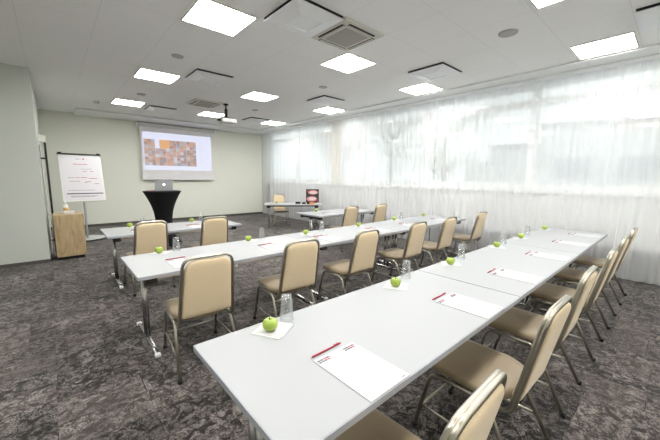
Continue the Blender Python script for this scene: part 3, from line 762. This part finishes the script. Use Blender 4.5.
# ------------------------------------------------------------------ wooden cabinet and bottle
t = thing('wooden_cabinet', 'small oak veneer cabinet standing against the left wall corner', 'cabinet', (.18, 7.80, 0))
bm = B(); bx(bm, (0, 0, .455), (.44, .50, .79)); obj('body', bm, m_wood, t, bevel=.004)
bm = B(); bx(bm, (0, .02, .03), (.38, .42, .06)); obj('plinth', bm, m_black, t)
bm = B(); bx(bm, (0, -.252, .455), (.425, .008, .775)); dr = obj('front_panel', bm, m_wood, t)
t = thing('sanitizer_bottle', 'clear pump bottle with an orange label on the wooden cabinet', 'bottle', (.16, 7.90, .851))
m_clear = mat('cloudy_plastic', (.75, .75, .72), .3)
bm = B(); lathe(bm, [(0, 0), (.036, 0), (.038, .01), (.038, .13), (.03, .155), (.014, .17), (.014, .19), (0, .19)], 20); obj('body', bm, m_clear, t)
bm = B(); lathe(bm, [(.0385, .04), (.039, .04), (.039, .11), (.0385, .11)], 20); obj('label_wrap', bm, mat('orange_label', (.62, .38, .12), .6), t)
bm = B(); tube(bm, [(0, 0, .19), (0, 0, .23)], .006); tube(bm, [(0, .0, .232), (-.035, -.01, .228)], .006); lathe(bm, [(0, .19), (.016, .19), (.016, .205), (0, .205)], 14); obj('pump', bm, m_white, t)
bm = B(); bx(bm, (0, 0, .03), (.15, .09, .06)); tag(obj('tissue_box', bm, mat('tissue_box', (.70, .68, .63), .7), loc=(.20, 7.74, .851), bevel=.006), 'small pale box in front of the bottle on the wooden cabinet', 'box')

# ------------------------------------------------------------------ things on the presenter desk
a = math.radians(-34); ca, sa = math.cos(a), math.sin(a)
def dk_(x, y): return (4.68 + x * ca - y * sa, 8.22 + x * sa + y * ca, TH)
m_pink = mat('print_pink', (.55, .22, .24), .5); m_cream = mat('print_cream', (.60, .48, .46), .5); m_dred = mat('print_dark_red', (.22, .02, .04), .5)
t = thing('display_board', 'black framed display stand with pink and white pictures on the presenter desk', 'display', dk_(1.50, .66), math.radians(-36))
bm = B(); R = Matrix.Rotation(math.radians(-8), 3, 'X')
bx(bm, R @ Vector((0, 0, .225)) + Vector((0, 0, .006)), (.42, .02, .43), 0, R); obj('panel', bm, m_black, t, bevel=.003)
bm = B()
rnd = random.Random(9)
def blob(cx, cz, rx, rz, mi, d):
    c = R @ Vector((cx, -.0115 - d, cz)) + Vector((0, 0, .006))
    vs = [bm.verts.new(c + R @ Vector((rx * math.cos(2 * PI * k / 18), 0, rz * math.sin(2 * PI * k / 18)))) for k in range(18)]
    bm.faces.new(vs).material_index = mi
blob(.02, .335, .16, .07, 0, .001); blob(.03, .33, .12, .045, 1, .002); blob(-.02, .12, .17, .085, 0, .001); blob(0, .13, .12, .05, 1, .002); blob(.15, .07, .05, .05, 2, .003); blob(-.16, .38, .035, .03, 2, .003)
obj('pictures', bm, [m_pink, m_cream, m_dred], t, fix=False)
bm = B(); bx(bm, (0, .06, .006), (.3, .14, .012)); obj('stand_foot', bm, m_black, t)
for (x, y, s, m, nm, lab, cat) in ((1.02, .35, (.16, .11, .055), m_black, 'camera_case', 'black gadget case left of the display stand on the presenter desk', 'case'),
     (1.20, .28, (.12, .10, .045), m_black, 'card_reader', 'small black device in the middle of the presenter desk', 'device'),
     (1.34, .22, (.10, .10, .07), m_black, 'cable_box', 'black box right beside the display stand on the presenter desk', 'box'),
     (1.44, .12, (.14, .10, .05), mat('orange_pack', (.75, .28, .07), .5), 'snack_pack', 'orange packet in front of the display stand', 'packet')):
    bm = B(); bx(bm, (0, 0, s[2] / 2), s); bx(bm, (0, 0, s[2] + .004), (s[0] * .7, s[1] * .6, .008), 0)
    o = obj(nm, bm, m, loc=dk_(x, y), bevel=.004); o.rotation_euler = (0, 0, a); tag(o, lab, cat)
bm = B()
for k in range(4): bx(bm, (.004 * k, .003 * k, .002 + .004 * k), (.21, .297, .0035), 0, Matrix.Rotation(.1 * k - .1, 3, 'Z'))
o = obj('paper_stack', bm, m_paper, loc=dk_(1.64, .17)); o.rotation_euler = (0, 0, a); tag(o, 'loose stack of white sheets at the right end of the presenter desk', 'papers', kind='stuff')

# ------------------------------------------------------------------ outside
m_ground = mat('asphalt_pale', (.62, .62, .62), .9)
bm = B(); bx(bm, (40, 10, -.35), (64, 90, .1)); struct('ground', bm, m_ground)
m_bld = mat('neighbour_render', (.80, .80, .80), .9); m_roof = mat('neighbour_roof', (.55, .55, .56), .8); m_bwin = mat('neighbour_window', (.42, .46, .50), .2)
t = thing('office_building', 'pale neighbouring building with a stepped flat roof seen through the right curtain', 'building', (25, 0, -.3))
bm = B(); bx(bm, (4, -2.8, 2.65), (8, 19, 5.3)); bx(bm, (4, 8.3, 2.1), (8, 3.2, 4.2)); bx(bm, (4, 10.8, 1.6), (8, 1.8, 3.2)); obj('wall', bm, m_bld, t)
bm = B(); bx(bm, (3.9, -2.8, 5.42), (8.6, 19.4, .24)); bx(bm, (3.9, 8.3, 4.28), (8.4, 3.3, .16)); obj('roof', bm, m_roof, t)
for k in range(5): bm = B(); bx(bm, (-.02, -8 + 3.2 * k, 2.6), (.06, 1.9, 1.3)); obj('window', bm, m_bwin, t)
bm = B(); bx(bm, (-.08, 2.1, 5.0), (.1, 1.6, .35)); obj('sign', bm, mat('sign_red', (.78, .58, .54), .5), t)
m_van = mat('van_white', (.75, .76, .80), .3)
t = thing('van', 'white van parked outside behind the right curtain', 'van', (20, 3.4, -.3))
bm = B(); bx(bm, (0, 0, 1.15), (1.9, 3.4, 1.5)); bx(bm, (0, -2.0, .8), (1.9, .9, .8)); obj('body', bm, m_van, t, bevel=.12)
bm = B(); bx(bm, (-.96, -1.1, 1.5), (.02, .9, .5)); bx(bm, (-.96, .3, 1.5), (.02, 1.2, .5)); obj('window', bm, m_bwin, t)
for y in (-1.6, 1.2):
    bm = B(); tube(bm, [(-.98, y, .34), (-.75, y, .34)], .34, n=20); obj('wheel', bm, m_black, t)
m_leaf = mat('leaves', (.42, .44, .34), .8); m_bark = mat('bark', (.36, .33, .30), .9)
def tree(x, y, h, r, seed, lab):
    rnd = random.Random(seed); t = thing('tree', lab, 'tree', (x, y, -.3), group='trees outside the windows')
    bm = B(); tube(bm, [(0, 0, 0), (.05, .05, h * .4), (0, .1, h * .75)], .16, n=8, taper=[1, .7, .3])
    tips = []
    for k in range(16):
        z = h * rnd.uniform(.3, .75); a = rnd.uniform(0, 6.28); L = r * rnd.uniform(.6, 1)
        e = Vector((L * math.cos(a), L * math.sin(a), z + L * rnd.uniform(.3, .9))); tube(bm, [(0, .05, z), tuple((Vector((0, .05, z)) + e) / 2 + Vector((0, 0, .15))), tuple(e)], .05, n=5, taper=[1, .6, .2]); tips.append(e); tips.append((e + Vector((0, .05, z))) / 2)
    obj('trunk', bm, m_bark, t)
    bm = B()
    for e in tips:
        for k in range(60):
            p = e + Vector([rnd.gauss(0, r * .22) for _ in range(3)]); s = rnd.uniform(.06, .13)
            u = Vector([rnd.uniform(-1, 1) for _ in range(3)]).normalized(); v = u.orthogonal().normalized()
            bm.faces.new([bm.verts.new(p + u * s), bm.verts.new(p + v * s * .5), bm.verts.new(p - u * s), bm.verts.new(p - v * s * .5)])
    obj('foliage', bm, m_leaf, t, fix=False)
tree(17, 9.2, 6.0, 2.2, 1, 'broad tree outside, left of the neighbouring building')
tree(18, 13.8, 6.6, 2.4, 2, 'tree outside behind the middle curtain')
tree(19, 20.0, 6.2, 2.2, 3, 'farthest left tree outside near the corner of the room')

# ------------------------------------------------------------------ light
w = bpy.data.worlds.new('sky'); SC.world = w; w.use_nodes = True
bg = w.node_tree.nodes['Background']; bg.inputs['Color'].default_value = (.93, .97, 1, 1); bg.inputs['Strength'].default_value = .66
for i, (a, b) in enumerate([(YR0 + .4, 7.38), (7.72, 11.74)]):
    ld = bpy.data.lights.new('window_portal', 'AREA'); ld.shape = 'RECTANGLE'; ld.size = Z1 - Z0; ld.size_y = b - a; ld.cycles.is_portal = True
    lo = bpy.data.objects.new('window_portal', ld); COL.objects.link(lo); lo.location = (XW + .22, (a + b) / 2, (Z0 + Z1) / 2)
    lo.rotation_euler = (0, PI / 2, 0)

SC.view_settings.view_transform = 'Standard'; SC.view_settings.look = 'None'; SC.view_settings.gamma = 1; SC.view_settings.use_curve_mapping = False
SC.view_settings.exposure = 1.05
cy = SC.cycles; cy.max_bounces = 10; cy.diffuse_bounces = 6; cy.transparent_max_bounces = 16; cy.transmission_bounces = 8; cy.sample_clamp_indirect = 6; cy.caustics_reflective = False; cy.caustics_refractive = False
cy.use_denoising = True
